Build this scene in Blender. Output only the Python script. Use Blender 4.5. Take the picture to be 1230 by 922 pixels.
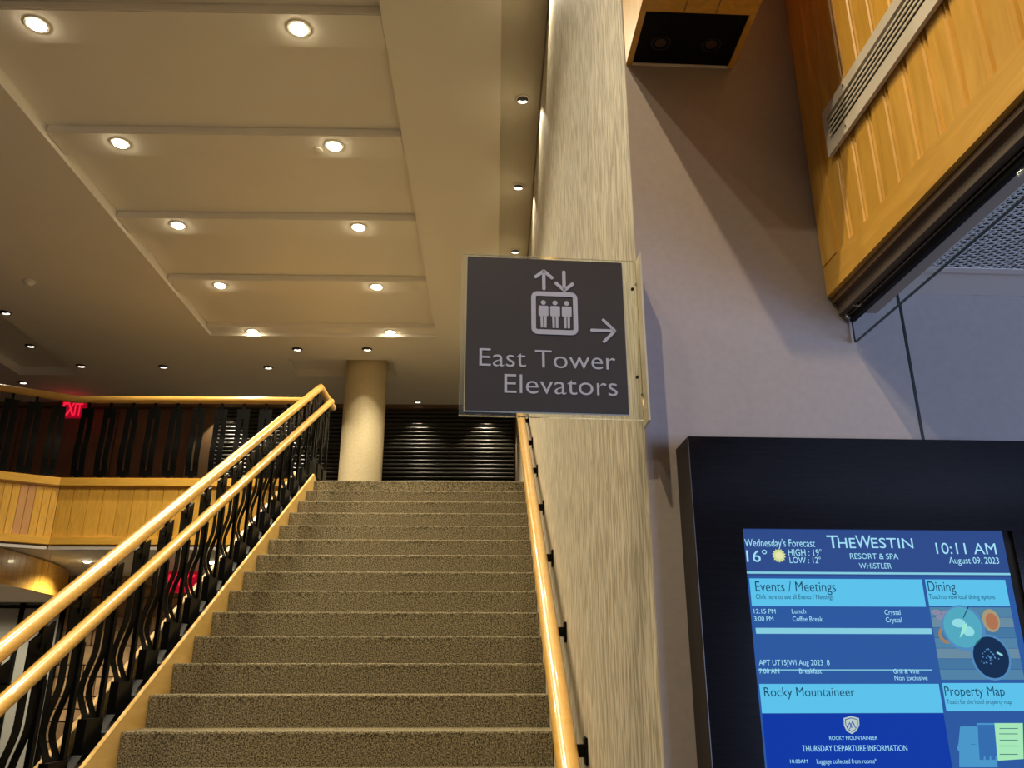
import bpy, bmesh, math, random
from mathutils import Vector, Matrix
for o in list(bpy.data.objects): bpy.data.objects.remove(o)
S = bpy.context.scene
COL = S.collection
random.seed(7)
PI = math.pi
# ------------------------------------------------------------ camera
EYE = Vector((0, 0, 1.494))
PITCH = math.atan(349/985); YAW = math.radians(-1.2)
cd = bpy.data.cameras.new('camera'); cam = bpy.data.objects.new('camera', cd); COL.objects.link(cam)
cam.location = EYE; cam.rotation_euler = (PI/2+PITCH, 0, YAW)
cd.sensor_fit = 'HORIZONTAL'; cd.sensor_width = 36; cd.lens = 985/1230*36
cd.clip_start = .05; cd.clip_end = 60
S.camera = cam
# ------------------------------------------------------------ world, exposure
w = bpy.data.worlds.new('world'); S.world = w; w.use_nodes = True
bg = w.node_tree.nodes['Background']; bg.inputs[0].default_value = (1.0, .80, .62, 1); bg.inputs[1].default_value = .07
S.view_settings.view_transform = 'Standard'; S.view_settings.look = 'None'
S.view_settings.exposure = 0; S.view_settings.gamma = 1
WARM = (1.0, .88, .64)
def light(name, kind, loc, energy, color, **k):
    d = bpy.data.lights.new(name, kind); d.energy = energy; d.color = color
    target = k.pop('target', None)
    for a, b in k.items(): setattr(d, a, b)
    o = bpy.data.objects.new(name, d); COL.objects.link(o); o.location = loc
    if target is not None: o.rotation_euler = (Vector(target)-Vector(loc)).to_track_quat('-Z', 'Y').to_euler()
    return o
# daylight from the windows of the corridor on the right
light('corridor_daylight', 'AREA', (2.6, -1.6, 1.35), 80, (.44, .60, 1.0), shape='RECTANGLE', size=1.2, size_y=1.2, target=(1.0, 1.67, 1.9))
# spot added to brighten the oak bulkhead, then the unseen lobby downlight
light('bulkhead_fill_spot', 'SPOT', (-1.6, -.7, 5.45), 190, (1, .82, .52), spot_size=math.radians(34), spot_blend=.6, shadow_soft_size=.03, target=(.75, .45, 2.75))
light('lobby_downlight', 'SPOT', (-.72, .1, 5.48), 350, (1, .80, .50), spot_size=math.radians(110), spot_blend=.5, shadow_soft_size=.035)

# ------------------------------------------------------------ frames
O = Vector((.3184, 1.67, 0))
W = Matrix.Identity(4)
P = Matrix.Translation(O) @ Matrix.Rotation(math.radians(1.7), 4, 'Z')
# ------------------------------------------------------------ mesh helpers
class B:
    def __init__(s, frame=W): s.v = []; s.f = []; s.M = frame
    def box(s, a, b):
        x0, y0, z0 = [min(i, j) for i, j in zip(a, b)]; x1, y1, z1 = [max(i, j) for i, j in zip(a, b)]
        n = len(s.v)
        s.v += [(x0,y0,z0),(x1,y0,z0),(x1,y1,z0),(x0,y1,z0),(x0,y0,z1),(x1,y0,z1),(x1,y1,z1),(x0,y1,z1)]
        s.f += [tuple(n+i for i in q) for q in ((0,3,2,1),(4,5,6,7),(0,1,5,4),(1,2,6,5),(2,3,7,6),(3,0,4,7))]
        return s
    def quad(s, *p):
        n = len(s.v); s.v += [tuple(q) for q in p]; s.f.append(tuple(range(n, n+len(p)))); return s
    def prism(s, poly, d):     # polygon (3d points) extruded by vector d
        n = len(s.v); m = len(poly); d = Vector(d)
        s.v += [tuple(p) for p in poly] + [tuple(Vector(p)+d) for p in poly]
        s.f.append(tuple(range(n+m-1, n-1, -1))); s.f.append(tuple(range(n+m, n+2*m)))
        for i in range(m): j = (i+1) % m; s.f.append((n+i, n+j, n+m+j, n+m+i))
        return s
    def tube(s, pts, r, seg=16, rx=None):   # swept tube, capped, mitred joints
        pts = [Vector(p) for p in pts]; n = len(s.v); m = len(pts)
        for i, p in enumerate(pts):
            a = (pts[i]-pts[i-1]).normalized() if i else None
            b = (pts[i+1]-pts[i]).normalized() if i < m-1 else None
            t = (a+b).normalized() if a and b else (a or b)
            k = 1/max(.4, t.dot(a)) if a and b else 1
            ref = Vector((0,0,1)) if abs((b or a).z) < .95 else Vector((0,1,0))
            u = t.cross(ref).normalized(); v = u.cross(t).normalized()
            for q in range(seg):
                c = 2*PI*q/seg
                s.v.append(tuple(p+u*math.cos(c)*(rx or r)+v*math.sin(c)*r*k))
        for i in range(m-1):
            for q in range(seg):
                q2 = (q+1) % seg
                s.f.append((n+i*seg+q, n+i*seg+q2, n+(i+1)*seg+q2, n+(i+1)*seg+q))
        s.f.append(tuple(n+q for q in range(seg-1, -1, -1))); s.f.append(tuple(n+(m-1)*seg+q for q in range(seg)))
        return s
    def lathe(s, c, prof, seg=24):  # profile (r,z) around vertical axis at c
        n = len(s.v)
        for r, z in prof:
            for q in range(seg): a = 2*PI*q/seg; s.v.append((c[0]+r*math.cos(a), c[1]+r*math.sin(a), c[2]+z))
        for i in range(len(prof)-1):
            for q in range(seg):
                q2 = (q+1) % seg
                s.f.append((n+i*seg+q, n+i*seg+q2, n+(i+1)*seg+q2, n+(i+1)*seg+q))
        return s
    def mesh(s, name, inv, bevel=0, smooth=False):
        me = bpy.data.meshes.new(name); M = inv @ s.M
        me.from_pydata([tuple(M @ Vector(v)) for v in s.v], [], s.f)
        bm = bmesh.new(); bm.from_mesh(me)
        bmesh.ops.recalc_face_normals(bm, faces=bm.faces)
        if bevel: bmesh.ops.bevel(bm, geom=list(bm.edges), offset=bevel, segments=2, affect='EDGES', clamp_overlap=True)
        bm.to_mesh(me); bm.free()
        if smooth:
            me.shade_smooth()
            try: me.set_sharp_from_angle(angle=math.radians(35))
            except Exception: pass
        return me
def tag(o, label=None, cat=None, group=None, kind=None):
    for k, v in (('label', label), ('category', cat), ('group', group), ('kind', kind)):
        if v: o[k] = v
    return o
def thing(name, label, cat, loc=(0,0,0), frame=W, group=None, kind=None):
    o = bpy.data.objects.new(name, None); COL.objects.link(o); o.empty_display_size = .1
    M = frame @ Matrix.Translation(Vector(loc))
    o.location = M.to_translation(); o.rotation_euler = M.to_euler()
    o['_'] = 0; del o['_']
    tag(o, label, cat, group, kind); MAT[o.name] = M
    return o
MAT = {}
def obj(name, b, mat, parent=None, bevel=0, smooth=False, label=None):
    M = MAT.get(parent.name, W) if parent else W
    me = b.mesh(name, M.inverted(), bevel, smooth); me.materials.append(mat)
    o = bpy.data.objects.new(name, me); COL.objects.link(o)
    if parent: o.parent = parent; MAT[o.name] = M
    if label: o['label'] = label
    return o
def rep(src, off, parent):       # repeat of a part at an offset in the parent's space
    c = src.copy(); COL.objects.link(c); c.parent = parent; c.location = src.location + Vector(off); MAT[c.name] = MAT[parent.name]
    return c
# ------------------------------------------------------------ materials
def mat(name, col, rough=.5, metal=0, spec=.5, **k):
    m = bpy.data.materials.new(name); m.use_nodes = True
    p = m.node_tree.nodes['Principled BSDF']
    p.inputs['Base Color'].default_value = (*col, 1); p.inputs['Roughness'].default_value = rough
    p.inputs['Metallic'].default_value = metal; p.inputs['Specular IOR Level'].default_value = spec
    if 'emit' in k: p.inputs['Emission Color'].default_value = (*k['emit'], 1); p.inputs['Emission Strength'].default_value = k.get('es', 1)
    if 'trans' in k: p.inputs['Transmission Weight'].default_value = k['trans']; p.inputs['IOR'].default_value = k.get('ior', 1.45)
    if 'coat' in k: p.inputs['Coat Weight'].default_value = k['coat']; p.inputs['Coat Roughness'].default_value = .08
    return m
def tex(m, scale=(1,1,1), nscale=5, detail=4, c0=(0,0,0), c1=(1,1,1), p0=.3, p1=.7, bump=0, rnd=0, dist=0, coord='Object', bdist=.004):
    nt = m.node_tree; N = nt.nodes; L = nt.links; pr = N['Principled BSDF']
    tc = N.new('ShaderNodeTexCoord'); mp = N.new('ShaderNodeMapping'); mp.inputs['Scale'].default_value = scale
    L.new(tc.outputs[coord], mp.inputs['Vector'])
    oi = N.new('ShaderNodeObjectInfo')
    no = N.new('ShaderNodeTexNoise'); no.inputs['Scale'].default_value = nscale; no.inputs['Detail'].default_value = detail; no.inputs['Distortion'].default_value = dist
    vec = mp.outputs[0]
    if rnd:
        ad = N.new('ShaderNodeVectorMath'); ad.operation = 'ADD'
        ml = N.new('ShaderNodeMath'); ml.operation = 'MULTIPLY'; ml.inputs[1].default_value = 37
        L.new(oi.outputs['Random'], ml.inputs[0]); L.new(vec, ad.inputs[0]); L.new(ml.outputs[0], ad.inputs[1]); vec = ad.outputs[0]
    L.new(vec, no.inputs['Vector'])
    cr = N.new('ShaderNodeValToRGB'); e = cr.color_ramp.elements
    e[0].position = p0; e[0].color = (*c0, 1); e[1].position = p1; e[1].color = (*c1, 1)
    L.new(no.outputs['Fac'], cr.inputs[0]); out = cr.outputs[0]
    if rnd:
        hs = N.new('ShaderNodeHueSaturation'); mr = N.new('ShaderNodeMapRange')
        mr.inputs['To Min'].default_value = 1-rnd; mr.inputs['To Max'].default_value = 1+rnd
        L.new(oi.outputs['Random'], mr.inputs['Value']); L.new(mr.outputs[0], hs.inputs['Value']); L.new(out, hs.inputs['Color']); out = hs.outputs[0]
    L.new(out, pr.inputs['Base Color'])
    if bump:
        b = N.new('ShaderNodeBump'); b.inputs['Strength'].default_value = bump; b.inputs['Distance'].default_value = bdist
        L.new(no.outputs['Fac'], b.inputs['Height']); L.new(b.outputs[0], pr.inputs['Normal'])
    return m
def wood(name, c0, c1, scale, rough=.35, rnd=.0, **k):
    return tex(mat(name, c1, rough, **k), scale, 6, 5, c0, c1, .3, .7, .05, rnd, 1.2)
M_ceil = tex(mat('painted_ceiling', (.72,.67,.58), .9, spec=.2), (1,1,1), 2, 3, (.83,.79,.73), (.85,.81,.75), .3, .7)
M_stripceil = mat('painted_ceiling_strip', (.60,.56,.48), .9, spec=.2)
M_lamp = mat('lamp_glow', (1,1,1), emit=(1,.84,.55), es=60)
M_lampd = mat('small_lamp_glow', (1,1,1), emit=(1,.92,.75), es=3)
M_ring = mat('white_lamp_trim', (.8,.78,.72), .35)
M_dark = mat('black_baffle', (.01,.01,.01), .4)
M_paper = tex(mat('streaked_wallpaper', (.6,.5,.3), .6, spec=.3), (12,12,2.0), 4.5, 3, (.33,.285,.20), (.60,.54,.415), .40, .60, .25, 0, .6)
M_mauve = tex(mat('mauve_painted_wall', (.4,.33,.33), .75, spec=.3), (1,1,1), 60, 2, (.36,.315,.30), (.385,.335,.32), .3, .7, .1)
M_carpet = tex(mat('speckled_stair_carpet', (.1,.08,.04), 1, spec=.05), (1,1,1), 125, 3, (.055,.045,.024), (.36,.30,.19), .38, .66, .9, bdist=.006)
M_rail = tex(mat('varnished_maple_rail', (.6,.36,.12), .3, coat=.5), (3,3,12), 3, 3, (.56,.31,.06), (.65,.375,.085), .3, .7)
M_string = wood('maple_stringer', (.58,.36,.10), (.68,.45,.15), (3,.6,3), .4)
M_oak = wood('honey_oak', (.62,.33,.045), (.78,.44,.075), (6,6,.8), .35, .10, coat=.2)
M_oakh = wood('honey_oak_rail', (.62,.33,.045), (.78,.44,.075), (6,.8,6), .35, .0, coat=.2)
M_oakx = wood('honey_oak_trim', (.70,.38,.05), (.80,.46,.08), (.8,6,6), .35, .0, coat=.2)
M_pink = wood('pinkish_oak', (.55,.28,.10), (.62,.33,.13), (6,6,.8), .35, .05)
M_black = mat('black_gloss_steel', (.003,.003,.003), .45, spec=.10)
M_grey = mat('grey_steel_channel', (.045,.045,.045), .7, spec=.2)
M_louv = mat('black_gloss_louvre', (.05,.046,.036), .38, spec=.6)
M_terra = tex(mat('terracotta_panel', (.16,.055,.03), .45), (1,1,1), 3, 3, (.19,.095,.065), (.24,.12,.08))
M_brownp = mat('brown_wood_panel', (.17,.10,.05), .45)
M_col = tex(mat('cream_stone_column', (.5,.42,.25), .6), (1,1,1), 40, 4, (.50,.415,.245), (.58,.48,.30))
M_screw = mat('dark_screw', (.03,.03,.03), .3, 1)
M_acryl = mat('clear_acrylic', (.93,.96,.90), .03, trans=.95, ior=1.2)
M_signface = mat('charcoal_sign_face', (.040,.036,.036), .55, spec=.3)
M_signtext = mat('silver_grey_lettering', (.42,.42,.46), .5)
M_vent = mat('painted_grille', (.72,.66,.55), .4)
M_void = mat('dark_void', (.004,.004,.004), .9)
M_kiosk = tex(mat('black_brushed_kiosk', (.012,.013,.018), .15, spec=.2), (3,60,60), 3, 2, (.004,.004,.006), (.006,.006,.009))
M_kside = mat('black_kiosk_side', (.012,.009,.007), .5)
M_chrome = mat('chrome', (.7,.7,.7), .12, 1)
M_glass = mat('clear_glass', (.9,.95,.96), .02, trans=1.0, ior=1.12)
M_glassedge = mat('dark_glass_edge', (.02,.035,.045), .2)
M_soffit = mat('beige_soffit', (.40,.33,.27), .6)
M_lowceil = mat('pale_corridor_ceiling', (.80,.75,.70), .8)
M_mesh = mat('grey_metal_mesh', (.72,.70,.68), .5)
M_stone = tex(mat('brown_stone_block', (.2,.12,.06), .8), (1,1,1), 7, 5, (.20,.12,.055), (.38,.24,.12), .3, .7, .3, .25)
M_mort = mat('dark_mortar', (.05,.035,.02), .9)
M_pane = mat('grey_glazing', (.42,.42,.38), .15, spec=.6)
M_floor = tex(mat('lobby_floor', (.1,.08,.06), .5), (1,1,1), 12, 3, (.06,.045,.03), (.10,.08,.055))
M_exit = mat('exit_red', (.5,0,.02), emit=(1,.02,.06), es=.85)
M_exitb = mat('exit_face', (.2,.0,.01), .4, emit=(.45,.0,.02), es=.6)
def em(name, col, s=1.0): return mat(name, tuple(c*.05 for c in col), .6, spec=.05, emit=col, es=s)

# ------------------------------------------------------------ numbers
D, H, R_, T = 8.73, 3.468, .1734, .3093
XW, XL = .3184, -1.955
ZC = 5.5
def nose(y): return H-(D-y)*R_/T
# ============================================================ STRUCTURE
def struct(name, b, m, label=None, **k):
    o = obj(name, b, m, **k); o['kind'] = 'structure'
    o['label'] = label or name.replace('_', ' '); o['category'] = name.split('_')[0]; return o
# ceiling with recesses
holes = [(-3.58,-.755,-2.2,9.565,.11), (.02,XW,-3,12.43,.07), (-2.82,-1.40,10.37,11.02,.10), (-6.75,-5.87,5.2,11.05,.12)]
xs = sorted({-9, 3.5, *[h[0] for h in holes], *[h[1] for h in holes]}); ys = sorted({-3, 12.43, *[h[2] for h in holes], *[h[3] for h in holes]})
b = B()
for i in range(len(xs)-1):
    for j in range(len(ys)-1):
        cx, cy = (xs[i]+xs[i+1])/2, (ys[j]+ys[j+1])/2
        if any(h[0] < cx < h[1] and h[2] < cy < h[3] for h in holes): continue
        b.quad((xs[i],ys[j],ZC), (xs[i+1],ys[j],ZC), (xs[i+1],ys[j+1],ZC), (xs[i],ys[j+1],ZC))
for k, h in enumerate(holes):
    x0, x1, y0, y1, dz = h; z = ZC+dz
    if k != 1: b.quad((x0,y0,z), (x1,y0,z), (x1,y1,z), (x0,y1,z))
    b.quad((x0,y0,ZC), (x0,y1,ZC), (x0,y1,z), (x0,y0,z)); b.quad((x1,y0,ZC), (x1,y1,ZC), (x1,y1,z), (x1,y0,z))
    b.quad((x0,y0,ZC), (x1,y0,ZC), (x1,y0,z), (x0,y0,z)); b.quad((x0,y1,ZC), (x1,y1,ZC), (x1,y1,z), (x0,y1,z))
ceil = struct('ceiling', b, M_ceil, 'pale painted ceiling with long stepped coffer above the stairs')
h = holes[1]
sc = struct('trim_1', B().box((h[0],h[2],ZC+.07), (h[1],h[3],ZC+.09)), M_stripceil, 'narrow recessed ceiling strip with small downlights along the right wall')
LY = [4.375+1.283*k for k in range(-4, 5)]
for y in LY:
    o = obj('ceiling_beam', B().box((-3.575, y-.13, 5.54), (-.76, min(y+.18, 9.56), 5.615)), M_ceil, None, bevel=.008)
    o.parent = ceil
# walls
struct('wall_right', B().box((XW, 1.675, 0), (XW+.03, 12.6, 5.6)), M_paper, 'tall right wall in streaked beige wallpaper beside the stairs')
struct('wall_front', B(P).box((0.001, 0, 0), (3.2, .02, 5.7)), M_mauve, 'mauve painted wall behind the black kiosk')
# seam on the mauve wall: a shallow reveal strip
obj('panel_joint', B(P).box((.601, -.0015, 0), (.607, .001, 2.32)), M_dark, bpy.data.objects['wall_front'])
wb = struct('wall_back', B().box((-9, 12.44, 2.4), (XW+.03, 12.55, 5.6)), M_terra, 'terracotta back wall of the upper floor')
for k in range(9):
    obj('wall_panel', B().box((-8.9+k*.5, 12.40, 3.5), (-8.42+k*.5, 12.44, 5.42)), M_terra, wb)
obj('wood_jamb', B().box((-4.75, 12.34, 3.47), (-4.36, 12.44, 5.45)), M_brownp, wb)
struct('wall_left', B().box((-9.1, 2, 0), (-9, 12.5, 5.6)), M_terra, 'far left wall behind the balcony')
struct('trim_2', B().box((-9, 12.30, 5.44), (XW, 12.43, 5.50)), M_brownp, 'thin wooden trim where the louvred wall meets the ceiling')
struct('floor', B().box((-9, -3, -.1), (3.5, 12.6, 0)), M_floor, 'lower lobby floor')
b = B().box((-9, 8.82, 2.80), (-2.2, 12.44, H)).box((-2.2, D+.02, 2.8), (XW, 12.44, H-.01))
b.prism([(-5.0,8.82,2.8),(-9,6.35,2.8),(-9,8.82,2.8)], (0,0,H-2.8))
struct('floor_upper', b, tex(mat('upper_floor_carpet', (.08,.06,.04), .95), (1,1,1), 60, 2, (.04,.03,.02), (.09,.07,.045)), 'upper floor slab behind the balcony')
# ============================================================ louvred wall
lw = thing('louvred_wall', 'black horizontal louvred wall at the top of the stairs', 'wall', (-2, 12.35, H))
obj('backing', B().box((-4.35, 12.41, H), (.30, 12.43, 5.44)), M_void, lw)
b = B(); sg = 6; pts = []
for i in range(sg+1):
    a = -PI/2+PI*i/sg; pts.append((-4.35, 12.40-.028*math.cos(a), H+.035+.021*math.sin(a)))
b.prism(pts, (4.64,0,0))
s0 = obj('slat', b, M_louv, lw, smooth=True)
for k in range(1, 30): rep(s0, (0,0,.0655*k), lw)
# ============================================================ column
col = thing('round_column', 'cream round column standing on the landing in front of the louvres', 'column', (-1.79, 10.70, H))
obj('shaft', B().lathe((-1.79,10.70,H), [(0,0),(.285,0),(.285,2.125),(0,2.125)], 48), M_col, col, smooth=True)
# ============================================================ stairs
st = thing('staircase', 'wide carpeted staircase rising from the lobby to the landing', 'staircase', (-.8, 2.6, 0))
def step(k):   # k steps below the landing
    y = D-k*T; z = H-k*R_
    b = B(); x0, x1 = XL+.002, XW-.004
    yb = y+T+.01 if k else y+.6
    b.v = []; prof = [(y+.004,z-R_), (y+.002,z-.04), (y,z-.012), (y+.003,z-.004), (y+.010,z), (yb,z), (yb,z-R_)]
    return b.prism([(x0,p,q) for p,q in prof], (x1-x0,0,0))
s0 = obj('stair_step', step(1), M_carpet, st)
obj('landing_edge', step(0), M_carpet, st)
for k in range(2, 20): rep(s0, (0,-(k-1)*T,-(k-1)*R_), st)
# stringers
def sl(x0, x1, h0, h1, ya, yb, frame=W):   # sloped board between heights h0,h1 above nosing line
    return B(frame).prism([(x0,ya,nose(ya)+h0),(x0,yb,nose(yb)+h0),(x0,yb,nose(yb)+h1),(x0,ya,nose(ya)+h1)], (x1-x0,0,0))
b = B(); ya, yb = 2.5, 8.74
b.prism([(XL-.022,ya,0),(XL-.022,ya,nose(ya)+.072),(XL-.022,yb,nose(yb)+.072),(XL-.022,yb+.14,H+.003),(XL-.022,yb+.14,H-.3),(XL-.022,ya+.6,0)], (.022,0,0))
obj('stringer', b, M_string, st, bevel=.003)
obj('black_edge', sl(XL-.030, XL-.0225, -.2, .060, 2.5, 8.76), M_black, st)
obj('steel_channel', sl(-2.13, XL-.031, -.2, -.012, 2.5, 8.76), M_grey, st)
obj('stringer', sl(-2.165, -2.131, -.35, .105, 2.5, 8.70), M_string, st, bevel=.003)
# small stepped plates between the posts
s0 = obj('channel_plate', B().prism([(-2.125,4.65,nose(4.65)-.01),(-2.125,4.80,nose(4.80)-.01),(-2.125,4.80,nose(4.65)+.045),(-2.125,4.65,nose(4.65)+.03)], (.13,0,0)), M_grey, st)
for k in range(-6, 12): 
    if k: rep(s0, (0,k*T,k*R_), st)
# ============================================================ baluster meshes
def plate(b, w, zs, off, gap, th, ax):   # vertical plate whose face bulges; ax='Y': width along Y
    # zs list of heights; off(z)-> bulge ; split by slot when gap(z)>0
    for sgn in (-1, 1):
        n = len(b.v)
        for z in zs:
            o = off(z); g = gap(z)/2; a0, a1 = sgn*g, sgn*w/2
            for (a, t) in ((a0,-th/2),(a1,-th/2),(a1,th/2),(a0,th/2)):
                b.v.append((o+t, a, z) if ax == 'Y' else (a, o+t, z))
        for i in range(len(zs)-1):
            for q in range(4):
                b.f.append((n+i*4+q, n+i*4+(q+1)%4, n+i*4+4+(q+1)%4, n+i*4+4+q))
        b.f.append((n,n+1,n+2,n+3)); m = n+4*(len(zs)-1); b.f.append((m,m+1,m+2,m+3))
def sm(t): t = max(0, min(1, t)); return t*t*(3-2*t)
# ============================================================ left stair railing
lr = thing('stair_railing', 'left stair railing with two maple rails and wavy black slotted balusters', 'railing', (-2.045, 4.5, nose(4.5)))
XU = -2.045
UA, UB = Vector((XU, 3.61, 1.583)), Vector((XU, 9.08, 4.653))
d = (UB-UA)/(UB.y-UA.y)
obj('handrail', B().tube([UA+d*(2.35-3.61), UB, (XU, 9.86, UB.z)], .0385, 20, rx=.040), M_rail, lr, smooth=True)
LA, LB = Vector((-1.95, 3.516, 1.377)), Vector((-1.95, 9.28, 4.548))
d2 = (LB-LA)/(LB.y-LA.y)
obj('handrail', B().tube([LA+d2*(2.35-3.516), LB, (-1.95, 9.30, LB.z+.0)], .034, 20, rx=.036), M_rail, lr, smooth=True)
def stair_baluster():
    b = B(); zs = [0,.06,.14,.18,.19,.22,.25,.28,.31,.34,.37,.40,.43,.46,.49,.52,.55,.58,.61,.65,.67,.68,.75,.86]
    off = lambda z: -.044*sm((z-.15)/.14)*(1-sm((z-.30)/.22))
    gap = lambda z: .030 if .185 < z < .672 else .0
    plate(b, .152, zs, off, gap, .005, 'Y')
    b.v = [(x, y-.020, z) for x, y, z in b.v]
    b.box((-.022,-.094,0), (.022,.092,.165))
    b.box((-.009,.060,.16), (.013,.094,.70))
    b.box((-.006,.040,.66), (.006,.094,.86))
    b.prism([(-.006,-.095,.855),(-.006,.094,.855),(-.006,.094,.955),(-.006,-.095,.855+.0)], (.012,0,0))
    b.box((-.010,-.014,.83), (.010,.014,.95))
    b.v = [(x+XU, y+4.54, z+nose(4.54)+.002) for x,y,z in b.v]
    return b
s0 = obj('baluster', stair_baluster(), M_black, lr)
bb = []
for k in range(-6, 15):
    c = s0 if k == 0 else rep(s0, (0,k*T,k*R_), lr)
    bb.append(c)
# brackets between upper posts and lower rail
bk = obj('rail_bracket', B().tube([(XU+.01,4.54,nose(4.54)+.80), (-1.96,4.54,nose(4.54)+.80)], .009, 8), M_black, lr)
for k in (-4, -2, 2, 4, 6, 8, 10, 12): rep(bk, (0,k*T,k*R_), lr)
# end guard of the landing opening
for k in range(3): rep(s0, (0, 8.98+.30*k-4.54, H+.14-nose(4.54)), lr)
# ============================================================ balcony
nrm = Vector((-.855, -.519, 0)); BX, BY = -4.65, D
F2 = Matrix.Translation((BX, BY, 0)) @ Matrix.Rotation(math.atan2(.519, .855), 4, 'Z')   # local -x runs along the left segment
ba = thing('planked_parapet', 'honey oak planked balcony front around the void', 'balcony', (-3.3, D, 2.77))
obj('top_trim', B().box((BX-.02,8.70,3.385), (-2.17,8.86,3.482)), M_oakx, ba, bevel=.012)
obj('bottom_trim', B().box((BX-.01,8.71,2.77), (-2.17,8.82,2.855)), M_oakx, ba, bevel=.006)
obj('glass_track', B().box((BX,8.72,2.722), (-2.2,8.80,2.752)), mat('white_track', (.62,.58,.56), .4), ba)
for k in range(16):
    x1 = BX+.158*(k+1)-.004
    p = obj('plank', B().box((BX+.158*k,8.735,2.85), (min(x1,-2.17),8.76,3.39)), M_oak, ba, bevel=.003)
obj('backing', B().box((BX,8.762,2.75), (-2.17,8.80,3.42)), M_brownp, ba)
bl = thing('planked_parapet', 'honey oak planked balcony front angled toward the left edge', 'balcony', (-1.5,0,2.77), F2)
obj('top_trim', B(F2).box((-3.4,-.03,3.385), (-.0,.13,3.482)), M_oakx, bl, bevel=.012)
obj('bottom_trim', B(F2).box((-3.4,-.02,2.77), (-.0,.09,2.855)), M_oakx, bl, bevel=.006)
obj('glass_track', B(F2).box((-3.4,-.01,2.722), (-.02,.07,2.752)), bpy.data.materials['white_track'], bl)
obj('backing', B(F2).box((-3.4,.032,2.75), (0,.07,3.42)), M_brownp, bl)
for k in range(46):
    p = obj('plank', B(F2).box((-.072*(k+1)+.003,.005,2.85), (-.072*k,.03,3.39)), M_pink if k in (3,4) else M_oak, bl, bevel=.002)
    if k in (3,4): p['label'] = 'pinkish brown plank'
# glass smoke baffle below
gb = thing('glass_smoke_baffle', 'clear glass smoke screen hanging below the balcony', 'glass screen', (-3.5,D+.03,2.73))
obj('pane', B().box((BX+.02,8.752,2.47), (-2.25,8.762,2.73)), M_glass, gb)
obj('pane', B(F2).box((-3.4,.022,2.47), (-.02,.032,2.73)), M_glass, gb)
# balcony railing
br = thing('balcony_railing', 'maple balcony handrail on flat black slotted balusters', 'railing', (-3.3,8.78,3.482))
e2 = F2 @ Vector((-3.4,.05,4.385)); c2 = F2 @ Vector((0,.05,4.385))
obj('handrail', B().tube([tuple(e2), (BX-.02,8.775,4.385), (-2.06,8.775,4.385)], .040, 20, rx=.044), M_rail, br, smooth=True)
def balc_baluster(frame, x, y):
    b = B(frame); zs = [.03,.09,.10,.2,.26,.30,.34,.38,.42,.46,.50,.6,.68,.69,.74,.80]
    off = lambda z: -.022*sm((z-.04)/.18)*(1-sm((z-.30)/.20))
    gap = lambda z: .022 if .095 < z < .685 else .0
    plate(b, .140, zs, off, gap, .006, 'X')
    b.box((-.014,-.010,.79), (.014,.010,.885)); b.box((-.02,-.012,0), (.02,.012,.05))
    b.v = [(p+x, q+y, r+3.482) for p,q,r in b.v]
    return b
s0 = obj('baluster', balc_baluster(W, BX+.13, 8.775), M_black, br)
for k in range(1, 10): rep(s0, (.245*k,0,0), br)
for k in range(14): obj('baluster', balc_baluster(F2, -.145-.225*k, .05), M_black, br)
# ============================================================ right wall handrail
wr = thing('wall_handrail', 'maple handrail on black brackets along the wallpapered wall', 'handrail', (.252,3,nose(3)+.94))
RA, RB = Vector((.24, 2.874, 1.213)), Vector((.24, 4.118, 1.918)); d = (RB-RA)/(RB.y-RA.y)
obj('handrail', B().tube([RA+d*(1.9-2.874), RA+d*(8.75-2.874), (.24,9.1,(RA+d*5.876).z)], .042, 20, rx=.039), M_rail, wr, smooth=True)
def brk(y):
    c = RA+d*(y-2.874); b = B()
    b.box((.262, y-.030, c.z-.075), (XW-.008, y+.000, c.z-.035)); b.box((XW-.010, y-.045, c.z-.10), (XW, y+.02, c.z-.012))
    b.box((.235,y-.03,c.z-.06), (.264,y,c.z-.02))
    return b
s0 = obj('bracket', brk(3.04), M_black, wr, bevel=.003)
for k in range(-1, 8):
    if k: rep(s0, (0,.74*k,.74*k*d.z), wr)
# ============================================================ downlights
ordn = ['nearest', 'second', 'third', 'fourth', 'fifth']
def downlight(x, y, z, r, name, label, group, power, size, blend, glow, style):
    t = thing(name, label, 'ceiling light', (x,y,z), W, group)
    if style == 'big':
        obj('trim_ring', B().lathe((x,y,z), [(r*1.25,0),(r*1.22,-.006),(r*.95,-.008),(r*.9,0)], 24), M_ring, t, smooth=True)
        obj('bulb', B().lathe((x,y,z), [(r*.9,-.001),(r*.8,-.014),(r*.45,-.026),(0.001,-.030)], 20), glow, t, smooth=True)
        zz = z-.045
    else:   # ring, black baffle cone and a small glowing reflector crescent
        obj('trim_ring', B().lathe((x,y,z), [(r*1.25,0),(r*1.2,-.004),(r,-.005),(r*.98,0)], 24), M_ring if style == 'white' else M_dark, t, smooth=True)
        obj('baffle', B().lathe((x,y,z), [(r,-.003),(r*.6,-.0035),(.001,-.0035)], 20), M_dark, t)
        b = B(); n = 10; sg = 1
        a0, a1 = (PI*.15, PI*.85)
        outer = [(x+r*.95*math.cos(a0+(a1-a0)*i/n), y+r*.95*math.sin(a0+(a1-a0)*i/n), z-.0045) for i in range(n+1)]
        inner = [(x+r*.55*math.cos(a1-(a1-a0)*i/n), y+r*.35*math.sin(a1-(a1-a0)*i/n), z-.0045) for i in range(n+1)]
        for i in range(n): b.prism([outer[i],outer[i+1],inner[n-1-i],inner[n-i]], (0,0,-.002))
        obj('reflector', b, glow, t)
        zz = z-.012
    if power:
        light('lamp', 'SPOT', (x,y,zz), power, WARM, spot_size=math.radians(size), spot_blend=blend, shadow_soft_size=.03, target=(x,y,0)).parent = None
    return t
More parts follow.
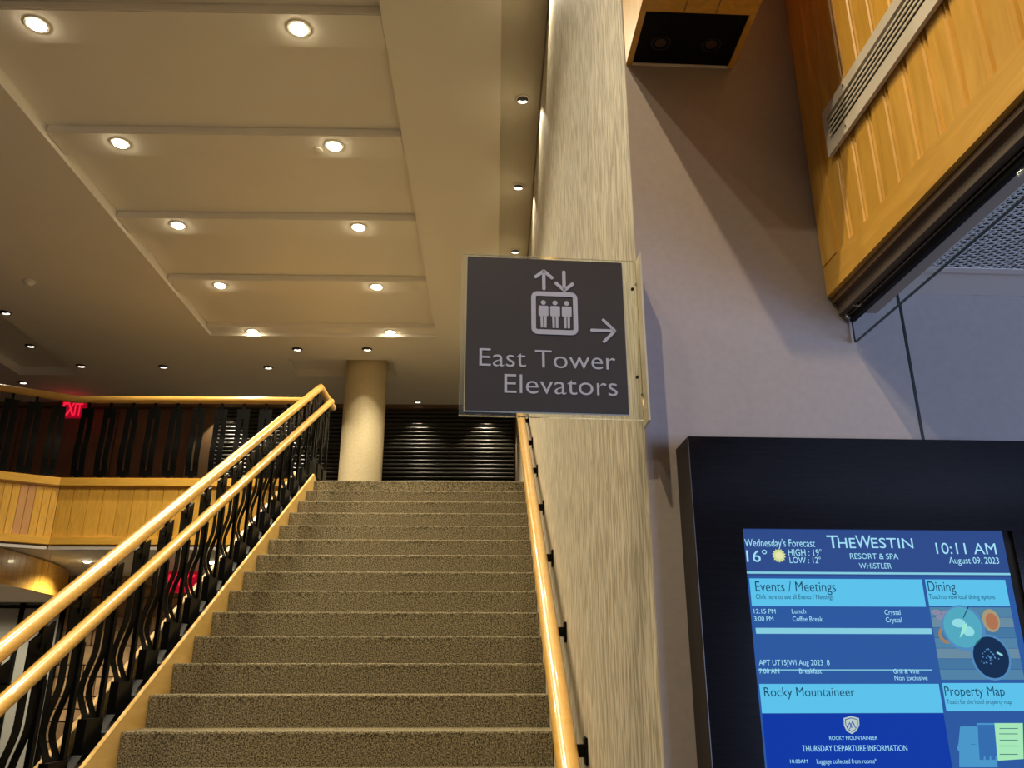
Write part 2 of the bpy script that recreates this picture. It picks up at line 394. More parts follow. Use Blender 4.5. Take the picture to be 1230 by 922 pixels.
CP = 175
for i, y in enumerate(LY):
    for x, side in ((-3.045,'left'), (-1.325,'right')):
        if i >= 4:
            downlight(x, y, 5.54, .062, 'recessed_downlight', f'glowing recessed downlight, {ordn[i-4]} beam from the top of the photo, {side} row of the coffer', 'coffer downlights', CP, 125, .6, M_lamp, 'big')
        else:
            light('lamp', 'SPOT', (x,y,5.50), 75, WARM, spot_size=math.radians(125), spot_blend=.6, shadow_soft_size=.03)
for i, y in enumerate([5.09, 6.26, 7.43]):
    downlight(.187, y, 5.565, .042, 'wall_washer', f'small white-rimmed downlight beside the wallpapered wall, {["nearest the top edge of the photo","middle of the three","just above the hanging sign"][i]}', 'wall washers', 36, 95, .15, M_lampd, 'white')
for y in (1.98, 2.75, 3.92, 8.6, 9.77): light('lamp', 'SPOT', (.187,y,5.55), 75 if y < 3.5 else 36, WARM, spot_size=math.radians(100), spot_blend=.15, shadow_soft_size=.03)
small = [(-5.765,8.913,0,'at the left edge of the photo above the dark recess',14), (-6.2,10.25,.12,'inside the dark recess at left',0), (-5.712,10.674,0,'right of the corner of the dark left recess',22),
 (-4.59,10.683,0,'midway between the left recess and the coffer corner',25), (-3.152,10.685,0,'left of the column recess',25), (-2.596,9.996,0,'below the coffer edge, left one of the pair over the column',25),
 (-1.683,9.977,0,'directly in front of the column top',16), (-6.883,11.38,0,'just above the angled balcony handrail',18)]
for x, y, dz, s, pw in small:
    downlight(x, y, ZC+dz, .055, 'small_downlight', 'small black-rimmed downlight '+s, 'small downlights', pw, 88, .12, M_lampd, 'dark')
for x, s in ((-4.19,'seen just under the balcony handrail near the bright louvres'), (-3.31,'seen just under the balcony handrail near the stair rail'), (-1.214,'right of the column near the louvres'), (-.15,'hidden behind the sign above the right louvres')):
    if x == -.15: light('lamp', 'SPOT', (x,12.16,5.47), 40, (1,.85,.6), spot_size=math.radians(82), spot_blend=.2, shadow_soft_size=.03); continue
    downlight(x, 12.16, ZC, .05, 'small_downlight', 'small downlight '+s, 'louvre downlights', 75 if x < -3 else 32, 82, .2, M_lampd, 'dark')
sd = thing('smoke_detector', 'small round smoke detector on the ceiling at left', 'smoke detector', (-5.054,8.098,ZC))
obj('body', B().lathe((-5.054,8.098,ZC), [(.055,0),(.055,-.02),(.04,-.035),(.03,-.05),(.001,-.052)], 20), M_ring, sd, smooth=True)
obj('base', B().lathe((-5.054,8.098,ZC), [(.07,0),(.068,-.01),(.05,-.012)], 20), M_ring, sd)
# sprinkler cover between the lamps
sp = obj('sprinkler_cover', B().lathe((-1.47,5.72,5.54), [(.04,0),(.038,-.006),(.001,-.008)], 16), M_ring, smooth=True)
tag(sp, 'flat white sprinkler cover beside the second right coffer lamp', 'sprinkler')
# ============================================================ text helper
def text_mesh(body, size, bold=0.0):
    c = bpy.data.curves.new('t', 'FONT'); c.body = body; c.size = 1; c.offset = bold; c.resolution_u = 4
    o = bpy.data.objects.new('t', c); COL.objects.link(o); bpy.context.view_layer.update()
    me = bpy.data.meshes.new_from_object(o.evaluated_get(bpy.context.evaluated_depsgraph_get()))
    vs = [v.co.copy() for v in me.vertices]; fs = [tuple(p.vertices) for p in me.polygons]
    bpy.data.objects.remove(o); bpy.data.curves.remove(c); bpy.data.meshes.remove(me)
    x0 = min(v.x for v in vs); x1 = max(v.x for v in vs); y0 = min(v.y for v in vs); y1 = max(v.y for v in vs)
    return vs, fs, x0, x1, y0, y1
def put_text(name, body, X0, X1, ZB, parent, frame, y, m, zt=None, bold=0.0, cap=None):
    """flat lettering in the plane y of frame, baseline ZB, from X0 to X1; zt = top of the tallest letter"""
    vs, fs, x0, x1, y0, y1 = text_mesh(body, 1, bold)
    sx = (X1-X0)/(x1-x0); sz = sx if zt is None else (zt-ZB)/y1
    b = B(frame); b.v = [(X0+(v.x-x0)*sx, y, ZB+v.y*sz) for v in vs]; b.f = fs
    return obj(name, b, m, parent)
# ============================================================ hanging sign
SA = math.radians(3.8)
SG = Matrix.Translation((.3184-.005, 1.625, 0)) @ Matrix.Rotation(SA, 4, 'Z')   # local x 0 at the wall, negative into the room
# local coordinates solved from the photograph
sx0, sx1 = -.390, -.030
sz0, sz1 = 1.992, 2.361
sg = thing('elevator_sign', 'charcoal East Tower Elevators sign in a clear acrylic frame on the wall edge', 'sign', (-.2,0,sz0), SG)
obj('acrylic_panel', B(SG).box((sx0,-.004,sz0), (-.005,.006,sz1)), M_acryl, sg, bevel=.001)
fx0, fx1, fz0, fz1 = sx0+.012, sx1-.008, sz0+.010, sz1-.009
obj('face', B(SG).box((fx0,-.008,fz0), (fx1,-.0045,fz1)), M_signface, sg)
obj('face_edge', B(SG).box((fx0-.002,-.0046,fz0-.003), (fx1+.002,-.0042,fz1+.001)), mat('pale_edge', (.62,.58,.45), .4), sg)
obj('mounting_flange', B().box((XW-.005,1.60,1.985), (XW-.001,1.668,2.37)), mat('cream_flange', (.55,.50,.36), .3), sg)
for z in (2.315, 2.055):
    obj('screw', B().tube([(XW-.009,1.648,z), (XW-.004,1.648,z)], .0035, 10), M_screw, sg)
for z in (2.290, 2.085):
    obj('screw', B(SG).tube([(-.016,-.007,z), (-.016,-.003,z)], .0035, 10), M_screw, sg)
fw, fh = fx1-fx0, fz1-fz0
# picture coordinates on the face (u right, v down, 0..1) -> local
def U(u, v): return (fx0+fw*u, fz1-fh*v)
YT = -.0088
def flat(name, polys, m=M_signtext):
    b = B(SG)
    for p in polys: b.prism([(U(u,v)[0], YT+.0004, U(u,v)[1]) for u, v in p], (0,-.0008,0))
    return obj(name, b, m, sg)
def bar(u0, v0, u1, v1, t):   # thick stroke with round-ish ends
    a, c = Vector((u0,v0)), Vector((u1,v1)); d_ = (c-a).normalized(); n_ = Vector((-d_.y,d_.x))*t/2; e_ = d_*t*.3
    return [tuple(a+n_), tuple(a+n_*.6-e_), tuple(a-n_*.6-e_), tuple(a-n_), tuple(c-n_), tuple(c-n_*.6+e_), tuple(c+n_*.6+e_), tuple(c+n_)]
flat('up_arrow', [bar(.489,.085,.489,.205,.022), bar(.489,.080,.435,.125,.022), bar(.489,.080,.543,.128,.022)])
flat('down_arrow', [bar(.619,.080,.619,.200,.022), bar(.619,.208,.565,.160,.022), bar(.619,.208,.675,.162,.022)])
flat('right_arrow', [bar(.785,.470,.930,.470,.019), bar(.935,.470,.862,.398,.019), bar(.935,.470,.862,.545,.019)])
def rrect(u0, v0, u1, v1, r, n=5):
    p = []
    for cx_, cy_, a0 in ((u1-r,v0+r,-90),(u1-r,v1-r,0),(u0+r,v1-r,90),(u0+r,v0+r,180)):
        for i in range(n+1): a = math.radians(a0+90*i/n); p.append((cx_+r*math.cos(a), cy_+r*math.sin(a)))
    return p
ou, inn = rrect(.407,.222,.702,.508,.040), rrect(.436,.252,.673,.476,.010)
flat('elevator_frame', [[ou[i],ou[(i+1)%len(ou)],inn[(i+1)%len(ou)],inn[i]] for i in range(len(ou))])
for cu in (.484,.558,.632):
    hd = [(cu+.016*math.cos(2*PI*i/14), .297+.016*math.sin(2*PI*i/14)) for i in range(14)]
    flat('passenger_symbol', [hd, rrect(cu-.031,.318,cu+.031,.388,.008,2), [(cu-.020,.385),(cu-.003,.385),(cu-.003,.464),(cu-.018,.464)], [(cu+.003,.385),(cu+.020,.385),(cu+.018,.464),(cu+.003,.464)]])
def sign_text(body, u0, u1, vb, vt):
    put_text('lettering', body, U(u0,0)[0], U(u1,0)[0], U(0,vb)[1], sg, SG, YT, M_signtext, zt=U(0,vt)[1], bold=-.006)
sign_text('East Tower', .084, .930, .724, .612)
sign_text('Elevators', .238, .935, .890, .772)
# ============================================================ oak bulkhead on the right
FX = .435
fa = thing('oak_bulkhead', 'honey oak tongue and groove bulkhead above the corridor opening on the right', 'bulkhead', (FX,-1,2.303), P)
obj('bottom_rail', B(P).box((FX,-2.6,2.303), (FX+.022,-.001,2.378)), M_oakh, fa, bevel=.002)
obj('corner_stile', B(P).box((FX-.001,-.080,2.378), (FX+.022,-.001,5.49)), M_oak, fa, bevel=.002)
PW = .0725
def groove_plank(y):
    x = FX+.004
    prof = [(x+.012,y),(x,y-.004),(x,y-PW+.017),(x+.006,y-PW+.013),(x+.001,y-PW+.0105),(x+.001,y-PW+.0065),(x+.006,y-PW+.004),(x+.012,y-PW+.0005)]
    return B(P).prism([(p,q,2.377) for p,q in prof], (0,0,3.11))
s0 = obj('plank', groove_plank(-.0755), M_oak, fa)
Mp = (MAT[fa.name].inverted() @ P).to_3x3()
for k in range(1, 34): rep(s0, Mp @ Vector((0,-PW*k,0)), fa)
obj('backing', B(P).box((FX+.0165,-2.6,2.31), (FX+.06,-.001,5.49)), M_brownp, fa)
obj('inner_lip', B(P).box((FX+.010,-2.6,2.288), (FX+.030,-.001,2.304)), M_brownp, fa)
obj('metal_channel', B(P).box((FX+.022,-2.6,2.262), (FX+.043,-.001,2.30)), mat('taupe_channel', (.17,.13,.10), .5), fa)
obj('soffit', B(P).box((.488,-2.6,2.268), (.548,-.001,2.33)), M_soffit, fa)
gs = thing('corridor_smoke_baffle', 'frameless glass smoke baffle clamped under the oak bulkhead', 'glass screen', (.482,-1,2.19), P)
obj('pane', B(P).box((.4785,-2.5,2.1925), (.4845,-.012,2.262)), M_glass, gs)
obj('pane_edge', B(P).box((.4785,-2.5,2.1905), (.4845,-.012,2.1925)), M_glassedge, gs)
obj('pane_end', B(P).box((.4788,-.012,2.1905), (.4842,-.0105,2.262)), M_glassedge, gs)
obj('black_clamp', B(P).box((.4745,-2.5,2.240), (.4885,-.014,2.268)), M_black, gs)
obj('chrome_strip', B(P).box((.4722,-2.5,2.252), (.4748,-.014,2.256)), M_chrome, gs)
for y in (-.06, -.02):
    obj('clamp_knob', B(P).tube([(.464,y,2.262 if y < -.03 else 2.25),(.476,y,2.262 if y < -.03 else 2.25)], .0055, 14), M_chrome, gs, smooth=True)
# air grille
gr = thing('air_grille', 'long cream linear air grille screwed to the oak planks', 'vent', (FX-.006,-.6,2.596), P)
gz0, gz1, gy0, gy1 = 2.5965, 2.7155, -.120, -1.5
hz0, hz1, hy0, hy1 = 2.628, 2.690, -.139, -1.48
b = B(P); xx = (FX-.008, FX+.001)
b.box((xx[0],gy1,gz0),(xx[1],gy0,hz0)).box((xx[0],gy1,hz1),(xx[1],gy0,gz1)).box((xx[0],hy0,hz0),(xx[1],gy0,hz1)).box((xx[0],gy1,hz0),(xx[1],hy1,hz1))
obj('frame', b, M_vent, gr)
obj('dark_duct', B(P).box((FX-.0005,hy1,hz0),(FX+.0008,hy0,hz1)), M_void, gr)
for k in range(1, 5):
    z = hz0+(hz1-hz0)*k/5
    obj('blade', B(P).box((FX-.0072,hy1,z-.0028),(FX-.0052,hy0,z+.0022)), M_vent, gr)
for y, z in ((-.232,2.703),(-.215,2.611),(-.72,2.703),(-.70,2.611)):
    obj('screw', B(P).tube([(FX-.0095,y,z),(FX-.0078,y,z)], .0035, 10), M_chrome, gr)
# corridor ceiling and perforated grille
struct('ceiling_lower', B(P).box((.548,-2.6,2.319), (3.0,-.0005,2.36)), M_lowceil, 'low pale corridor ceiling beyond the oak bulkhead')
gm = thing('mesh_grille', 'expanded metal mesh grille in the low corridor ceiling', 'vent', (1,-.7,2.315), P)
b = B(P); X0, X1, Y0, Y1 = .606, 1.5, -1.5, -.138
obj('backing', B(P).box((X0,Y0,2.3175),(X1,Y1,2.3188)), M_void, gm)
pch = .027; th = .0019
def clipseg(ax, ay, bx, by):
    t0, t1 = 0, 1
    for p_, d_, lo, hi in ((ax, bx-ax, X0, X1), (ay, by-ay, Y0, Y1)):
        if abs(d_) < 1e-9: continue
        u, v = (lo-p_)/d_, (hi-p_)/d_
        t0 = max(t0, min(u, v)); t1 = min(t1, max(u, v))
    return (t0, t1) if t0 < t1 else None
for sgn in (1, -1):
    n = -200
    for n in range(-400, 500):
        ax, ay = X0+n*pch, Y0; bx, by = ax+sgn*(Y1-Y0)*1.8, Y1
        c = clipseg(ax, ay, bx, by)
        if not c: continue
        p = Vector((ax+(bx-ax)*c[0], ay+(by-ay)*c[0], 2.3155)); q = Vector((ax+(bx-ax)*c[1], ay+(by-ay)*c[1], 2.3155))
        nn = Vector((-(q-p).y, (q-p).x, 0))
        if nn.length < 1e-4: continue
        nn = nn.normalized()*th
        b.prism([p-nn, p+nn, q+nn, q-nn], (0,0,.0018))
o = obj('mesh', b, M_mesh, gm); o['kind'] = 'stuff'
obj('grille_frame', B(P).box((X0-.004,Y1,2.3145),(X1,Y1+.022,2.3188)).box((X0-.012,Y0,2.3145),(X0,Y1,2.3188)), M_lowceil, gm)
# ============================================================ oak box with black fixture panel
ox = thing('oak_ceiling_box', 'oak box with a black recessed lamp panel underneath, high on the mauve wall', 'light fixture', (.14,-.3,2.939), P)
b = B(P).box((.003,-.36,2.939),(.018,-.001,5.48)).box((.018,-.36,2.939),(.2755,-.178,2.954)).box((.262,-.178,2.939),(.2755,-.001,5.48)).box((.2605,-.36,2.954),(.2755,-.178,5.48)).box((.003,-.36,2.95),(.27,-.345,5.48))
obj('casing', b, M_oak, ox)
b = B(P)
for x in (.105,.18): b.box((x,-.34,2.9375),(x+.0015,-.182,2.9392))
obj('board_seam', b, M_brownp, ox)
obj('black_panel', B(P).box((.018,-.177,2.944),(.262,-.001,2.950)), mat('black_lamp_panel', (.006,.006,.006), .6, spec=.1), ox)
obj('panel_edge', B(P).box((.018,-.004,2.9375),(.262,-.001,2.945)), M_ring, ox)
for x in (.075,.20):
    obj('lamp_lens', B(P).lathe((x,-.075,2.9438), [(.001,-.002),(.012,-.002),(.014,0)], 18), mat('dim_lens', (.06,.035,.02), .3), ox)
    obj('lamp_rim', B(P).lathe((x,-.075,2.9438), [(.024,0),(.024,-.002),(.020,-.002),(.020,0)], 20), M_dark, ox)
obj('side_vent', B(P).box((-.000,-.14,3.10),(.0035,-.05,3.30)), M_vent, ox)
obj('side_slot', B(P).box((-.001,-.075,3.11),(.0005,-.055,3.28)), M_void, ox)
# ============================================================ kiosk
KX0, KX1, KZ0, KZ1, KY = .064, .772, .62, 1.943, -.1
ki = thing('information_kiosk', 'black wall kiosk with a lit blue hotel information touchscreen', 'kiosk', ((KX0+KX1)/2,0,KZ0), P)
s_x0, s_x1, s_z0, s_z1 = .157, .676, .835, 1.760
b = B(P)
bx1 = s_x1+.016
b.box((KX0,KY,KZ0),(s_x0,-.001,KZ1)).box((bx1,KY,KZ0),(KX1,-.001,KZ1)).box((s_x0,KY,s_z1),(bx1,-.001,KZ1)).box((s_x0,KY,KZ0),(bx1,-.001,s_z0))
obj('housing', b, M_kiosk, ki)
obj('side_panel', B(P).box((KX0-.0015,KY+.0015,KZ0),(KX0,-.001,KZ1-.001)), M_kside, ki)
obj('side_edge', B(P).box((KX0-.0016,KY-.0004,KZ0),(KX0-.0003,KY+.0014,KZ1)), mat('grey_metal_edge', (.16,.15,.15), .3, .8), ki)  # lighter metallic strip along the housing's front left edge
obj('bezel', B(P).box((s_x0,KY+.008,s_z0),(bx1,-.002,s_z1)), M_void, ki)
YS = KY+.007
def px2s(px, py):     # a point of the photographed screen -> the screen's own plane (x, z)
    F = Vector((-math.sin(YAW)*math.cos(PITCH), math.cos(YAW)*math.cos(PITCH), math.sin(PITCH)))
    R = Vector((math.cos(YAW), math.sin(YAW), 0)); Uv = R.cross(F)
    dd = F+R*(px-615)/985+Uv*(461-py)/985
    Pi = P.inverted(); e = Pi @ EYE; q = Pi.to_3x3() @ dd
    t = (YS-e.y)/q.y; v = e+q*t
    return v.x, v.z
scr = obj('display', B(P).box((s_x0,YS,s_z0),(s_x1,YS+.0008,s_z1)), em('screen_blue', (.028,.105,.37), .9), ki)
lay = [0]
def patch(name, x0, z0, x1, z1, m, l=1):
    return obj(name, B(P).quad((x0,YS-.0003*l,z0),(x1,YS-.0003*l,z0),(x1,YS-.0003*l,z1),(x0,YS-.0003*l,z1)), m, scr)
def spoly(name, pts, m, l=2):
    return obj(name, B(P).quad(*[(x,YS-.0003*l,z) for x,z in pts]), m, scr)
E_head = em('header_blue', (.030,.075,.27), .9); E_cy = em('panel_cyan', (.11,.55,.84), .95); E_txt = em('screen_white', (.38,.78,.95), .95)
E_dk = em('screen_ink', (.012,.10,.22), .6); E_deep = em('deep_blue', (.005,.045,.42), .85); E_line = em('screen_line', (.26,.66,.80), .9)
x0, zt = px2s(893,636); xr, _ = px2s(1205,636)
_, zh = px2s(1000,692)
patch('header', s_x0, zh, s_x1, s_z1, E_head)
zl = px2s(1000,688)[1]
patch('header_line', s_x0, zl-.002, s_x1, zl+.002, E_line, 2)
def A(x, y): return px2s(x, y)
# column borders measured on the upper row
LX0, LX1 = A(900,695)[0], A(1107,696)[0]; RX0, RX1 = A(1109,696)[0]+.003, A(1207,696)[0]
zr = lambda y: A(1000,y)[1]
patch('events_panel', LX0, zr(728), LX1, zr(695), E_cy); patch('dining_panel', RX0, zr(727), RX1, zr(695), E_cy)
patch('divider_bar', LX0+.003, zr(761), LX1+.003, zr(754), E_line, 2)
patch('thin_rule', LX0, zr(804.8), LX1-.008, zr(803.6), E_line, 2)
patch('train_panel', LX0, zr(856), LX1, zr(821), E_cy); patch('map_panel', RX0, zr(854), RX1, zr(820), E_cy)
patch('train_notice', LX0, s_z0+.01, LX1, zr(856)-.001, E_deep)
def stxt(body, xa, xb, yb, yt=None, m=E_txt, bold=0.0, l=4):
    X0_, Z0_ = A(xa, yb); X1_, _ = A(xb, yb)
    zt_ = A((xa+xb)/2, yt)[1] if yt else None
    return put_text('screen_text', body, X0_, X1_, Z0_, scr, P, YS-.0003*l, m, zt=zt_, bold=bold)
stxt("Wednesday's Forecast", 894.5, 979, 656, 647)
stxt('16°', 897, 922, 674.5, 660); stxt('HIGH : 19°', 947, 987, 667, 659); stxt('LOW : 12°', 948.5, 986, 676, 668.5)
stxt('T', 994, 1008, 658, 643); stxt('HE', 1007, 1028, 658, 646); stxt('W', 1028.5, 1047, 658, 643); stxt('ESTIN', 1047, 1097, 658, 646)
stxt('RESORT & SPA', 1021, 1079, 671, 664.5); stxt('WHISTLER', 1032, 1071, 682.5, 676)
stxt('10:11 AM', 1125, 1197, 665, 652); stxt('August 09, 2023', 1140, 1200, 676.5, 669)
cx_, cz_ = A(935.5,667)
spoly('sun_icon', [(cx_+(.0135 if i%2 else .0105)*math.cos(2*PI*i/28), cz_+(.0135 if i%2 else .0105)*math.sin(2*PI*i/28)) for i in range(28)], em('sun_yellow', (.62,.72,.30), .95), 3)
spoly('sun_core', [(cx_+.007*math.cos(2*PI*i/16), cz_+.007*math.sin(2*PI*i/16)) for i in range(16)], em('sun_core', (.80,.80,.42), .95), 4)
stxt('Events / Meetings', 907.5, 1004, 710, 698, m=E_dk); stxt('Click here to see all Events / Meetings', 908, 1001, 719, 713.5, m=E_dk)
stxt('Dining', 1115, 1148, 710, 698, m=E_dk); stxt('Touch to view local dining options', 1116, 1195, 719, 713.5, m=E_dk)
stxt('12:15 PM', 905.5, 931.5, 736.5, 731); stxt('Lunch', 951, 968, 736.5, 731); stxt('Crystal', 1062.5, 1081.5, 738, 732)
stxt('3:00 PM', 906, 929, 745.5, 740); stxt('Coffee Break', 952, 988, 746, 740); stxt('Crystal', 1064, 1083, 747, 741)
stxt('APT UT15JWI Aug 2023_8', 911.5, 996.5, 798.5, 792)
stxt('7:00 AM', 912, 936, 808.5, 802.5); stxt('Breakfast', 960, 987, 808.5, 802.5); stxt('Grill & Vine', 1073, 1104, 808.5, 803); stxt('Non Exclusive', 1074.5, 1114, 816.5, 811)
stxt('Rocky Mountaineer', 918, 1027, 836, 825, m=E_dk)
stxt('Property Map', 1135, 1207, 835, 824, m=E_dk); stxt('Touch for the hotel property map', 1137, 1215, 845, 839.5, m=E_dk)
stxt('ROCKY MOUNTAINEER', 996, 1054, 888, 883.5)
stxt('THURSDAY DEPARTURE INFORMATION', 963.5, 1090, 902, 894.5)
stxt('10:00AM', 949, 970, 916, 911.5); stxt('Luggage collected from rooms*', 981, 1053, 916.5, 910.5)
# shield emblem
def shp(pts): return [A(x,y) for x,y in pts]
E_sh = em('shield_pale', (.55,.68,.62), .85)
spoly('shield', shp([(1013,862),(1022,859.5),(1031.5,862),(1032,870),(1029,877),(1023,881),(1017,878),(1013.5,871)]), E_sh, 3)
spoly('shield_field', shp([(1014.5,863.5),(1022,861.3),(1030,863.5),(1030.3,870),(1027.5,875.6),(1023,878.7),(1018,876),(1015.2,870)]), E_deep, 4)
spoly('shield_inner', shp([(1015.3,864.2),(1022,862.2),(1029.3,864.2),(1029.6,870),(1027,875),(1023,877.6),(1018.6,875.2),(1016,870)]), E_sh, 5)
for pts in ([(1016.5,873),(1020,866.5),(1023.5,873.5),(1022.4,873.8),(1019.9,868.4),(1017.4,873.2)], [(1019.5,875),(1023.5,864.5),(1027.5,873.5),(1026.6,874),(1023.5,867),(1020.4,875.3)]):
    spoly('mountain', shp(pts), E_deep, 6)
# dining picture: table boards, drinks in glasses (flat print)
dx0, dx1, dz1, dz0 = RX0, RX1, zr(728), zr(816)
E_wd = [em('table_print_%s' % c, v, .8) for c, v in (('a',(.10,.27,.44)),('b',(.17,.31,.42)),('c',(.07,.22,.42)))]
nb = 7
for k in range(nb):
    za, zb = dz0+(dz1-dz0)*k/nb, dz0+(dz1-dz0)*(k+1)/nb
    patch('table_board', dx0, za, dx1, zb-.0008, E_wd[(k*2)%3], 1)
def disc(name, px, py, r, m, l, ry=None, n=24):
    x, z = A(px,py); ry = ry or r
    spoly(name, [(x+r*math.cos(2*PI*i/n), z+ry*math.sin(2*PI*i/n)) for i in range(n)], m, l)
e1, e2_, e3, e4, e5 = em('ice_teal', (.09,.42,.55), .9), em('ice_light', (.30,.75,.80), .9), em('amber', (.42,.25,.12), .8), em('bowl_dark', (.01,.04,.12), .6), em('rim_blue', (.10,.30,.60), .8)
disc('small_cup', 1137, 762, .016, e3, 2); disc('small_cup_rim', 1137, 762, .010, E_wd[2], 3)
disc('glass_bowl', 1157, 754, .042, e5, 3); disc('ice', 1156, 753, .037, e1, 4); disc('ice_cube', 1151, 748, .013, e2_, 5, .008); disc('ice_cube', 1163, 758, .011, e2_, 5, .009)
spoly('mint_leaf', shp([(1152,766),(1156,750),(1161,748),(1160,757)]), em('mint', (.35,.85,.70), .9), 6)
spoly('straw', shp([(1162,728),(1163.4,728),(1157,742),(1155.8,742)]), E_dk, 6)
disc('amber_glass', 1190, 745, .017, em('amber_rim', (.45,.38,.22), .8), 3, .021); disc('amber_drink', 1191, 746, .012, em('amber_core', (.5,.2,.10), .8), 4, .015)
disc('dark_bowl_rim', 1190, 789, .038, e5, 3, .041); disc('dark_bowl', 1190, 789, .034, e4, 4, .037)
random.seed(3)
for k in range(26):
    a, rr = random.random()*2*PI, random.random()*12; disc('berry', 1189+rr*math.cos(a), 790+rr*math.sin(a), .0014, e5, 5, n=8)
spoly('spoon', shp([(1197,782),(1204,786),(1203,788),(1196,784)]), e2_, 6)
for px, py in ((1124,735),(1130,741),(1137,736)): disc('petal', px, py, .010, em('petal', (.30,.30,.45), .8), 3, .005)
# property map print
E_m1, E_m2, E_m3 = em('map_light', (.075,.33,.62), .9), em('map_mid', (.035,.16,.45), .9), em('map_green', (.40,.85,.50), .9)
spoly('map_wing', shp([(1153,872),(1173,872),(1173,868),(1196,868),(1198,921),(1152,921),(1152,902),(1149,899),(1151,893)]), E_m1, 2)
spoly('map_hall', shp([(1174,870),(1194,870),(1197,908),(1168,908),(1166,893),(1175,893)]), E_m2, 3)
spoly('map_rooms', shp([(1166,894),(1175,893),(1176,908),(1167,908)]), E_m1, 4)
spoly('map_green_zone', shp([(1194,868),(1228,868),(1229,911),(1198,913)]), E_m3, 4)
for i, y in enumerate((874,880.5,888,895,905)):
    a = [(1200+(i%2)*-1,y),(1222,y),(1222,y+.8),(1200,y+.8)]; spoly('map_line', shp(a), E_dk, 5)
for x in (1176,1183,1190): spoly('map_room', shp([(x,907),(x+5,907),(x+5,912),(x,912)]), E_m2, 5)
# ============================================================ exit sign upstairs
ex = thing('exit_sign', 'red lit EXIT sign hanging above the upper floor beyond the balcony corner', 'sign', (-6.4,12,5.2))
obj('housing', B().box((-6.60,12.0,5.16),(-6.24,12.05,5.44)), M_exitb, ex, bevel=.004)
put_text('lettering', 'EXIT', -6.57, -6.27, 5.20, ex, W, 11.995, M_exit, zt=5.40, bold=.03)
obj('hanger', B().box((-6.45,12.01,5.44),(-6.39,12.04,5.50)), M_dark, ex)
ex_refl = thing('exit_sign', 'glowing stand-in for the red exit sign reflection seen between the stair balusters', 'sign', (-4.0,10.4,2.4))  # solid glowing box standing in for the exit sign's reflection in the glass
obj('housing', B().box((-4.04,10.4,2.44),(-3.66,10.45,2.70)), M_exitb, ex_refl, bevel=.004)
obj('hanger', B().box((-3.88,10.41,2.70),(-3.82,10.44,2.755)), M_dark, ex_refl)
put_text('lettering', 'EXIT', -4.01, -3.69, 2.48, ex_refl, W, 10.395, M_exit, zt=2.66, bold=.03)
light('exit_glow', 'POINT', (-6.42,11.9,5.25), .2, (1,.05,.08), shadow_soft_size=.1)
# ============================================================ lower level
struct('ceiling_lower_lobby', B().box((-9,8.84,2.755),(-2.2,12.44,2.795)), M_lowceil, 'lower lobby ceiling beneath the upper floor')
for x, y, s in ((-4.785,9.88,'beneath the angled balcony corner'), (-3.346,9.93,'glimpsed between the stair balusters')):
    downlight(x, y, 2.755, .05, 'recessed_downlight', 'bright small downlight in the lower ceiling '+s, 'lower downlights', 90, 150, .5, M_lamp, 'big')
light('lamp', 'SPOT', (-6.5,9.9,2.33), 105, WARM, spot_size=math.radians(172), spot_blend=.3, shadow_soft_size=.04)  # unseen spot, cone opened wide to light the storefront panes
light('lamp', 'SPOT', (-2.9,9.6,2.7), 130, WARM, spot_size=math.radians(165), spot_blend=.5, shadow_soft_size=.04)  # unseen spot, likewise widened to light the stone wall
sw = struct('wall_lower', B().box((-5.75,11.55,0),(-2.2,11.7,2.755)), M_mort, 'brown stone veneer wall of the lower lobby')
z = .02; random.seed(11)
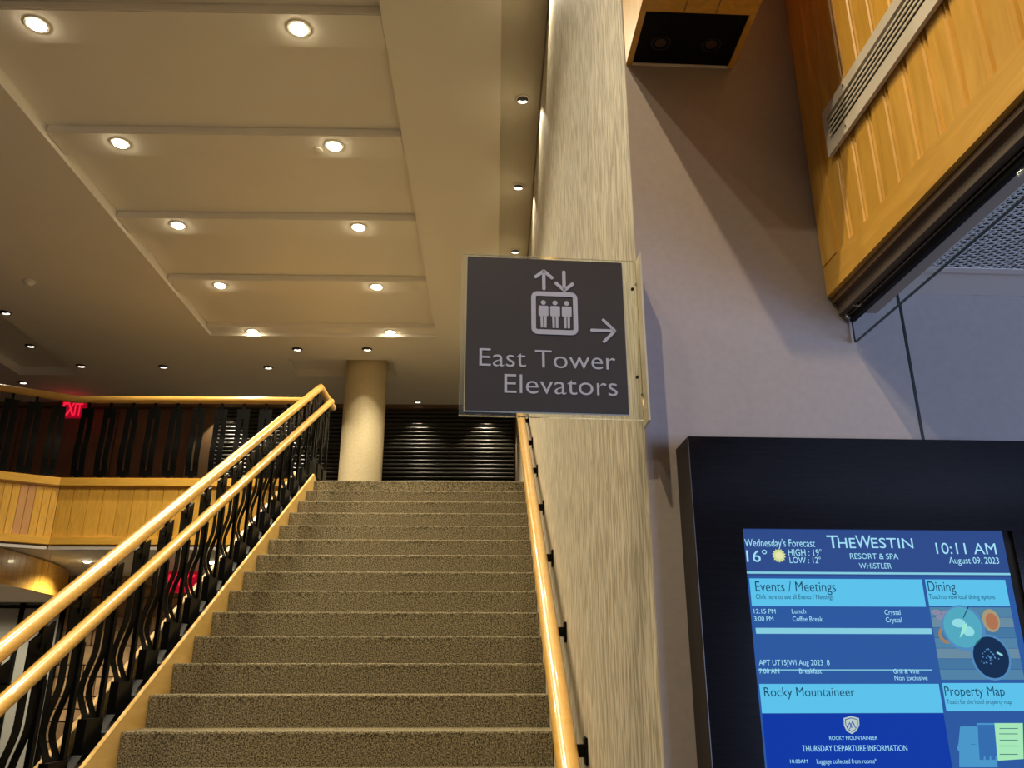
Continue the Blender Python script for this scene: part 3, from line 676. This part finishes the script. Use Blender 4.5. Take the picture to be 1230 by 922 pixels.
while z < 2.72:
    hh = random.choice((.15,.19,.24)); x = -5.74-random.random()*.3
    while x < -2.25:
        l = random.uniform(.3,.62); xa, xb = max(x,-5.74), min(x+l-.012,-2.2)
        if xb-xa > .05: obj('stone_block', B().box((xa,11.50-random.random()*.02,z),(xb,11.552,min(z+hh-.012,2.75))), M_stone, sw, bevel=.006)
        x += l
    z += hh
sf = thing('storefront', 'grey glazed storefront with dark mullions on the lower level at left', 'window', (-7,11.45,0))
for k in range(6):
    x = -9+.54*k
    obj('pane', B().box((x+.03,11.47,.05),(x+.52,11.48,2.33)), M_pane, sf)
    obj('pane', B().box((x+.03,11.47,2.37),(x+.52,11.48,2.62)), M_pane, sf)
for k in range(7): obj('mullion', B().box((-9+.54*k-.02,11.43,0),(-9+.54*k+.03,11.5,2.65)), M_black, sf)
obj('transom', B().box((-9,11.435,2.33),(-5.76,11.49,2.37)), M_black, sf)
obj('header', B().box((-9,11.40,2.62),(-5.76,11.5,2.755)), M_brownp, sf)
bk_ = thing('curved_bulkhead', 'curved planked wooden bulkhead on the lower level seen under the balcony', 'bulkhead', (-5.2,9.5,2.4))
cp = [(-5.12,8.55),(-5.14,8.9),(-5.17,9.3),(-5.20,9.7),(-5.25,10.1),(-5.35,10.5),(-5.5,10.95),(-5.72,11.38)]
segs = []
for i in range(len(cp)-1):
    for j in range(3):
        a = Vector((*cp[i],0)).lerp(Vector((*cp[i+1],0)), j/3+.01); c = Vector((*cp[i],0)).lerp(Vector((*cp[i+1],0)), (j+1)/3-.01)
        obj('plank', B().prism([(a.x,a.y,2.44),(c.x,c.y,2.44),(c.x-.03,c.y-.01,2.44),(a.x-.03,a.y-.01,2.44)], (0,0,.30)), M_oak, bk_)
b = B(); b2 = B()
for i in range(len(cp)-1):
    (ax,ay),(cx2,cy2) = cp[i], cp[i+1]
    b.prism([(ax+.01,ay,2.385),(cx2+.01,cy2,2.385),(cx2-.05,cy2,2.385),(ax-.05,ay,2.385)], (0,0,.06))
    b2.prism([(ax-.02,ay,2.40),(cx2-.02,cy2,2.40),(-8.9,cy2,2.40),(-8.9,ay,2.40)], (0,0,.02))
obj('lower_trim', b, M_oakx, bk_); obj('soffit_board', b2, M_lowceil, bk_)
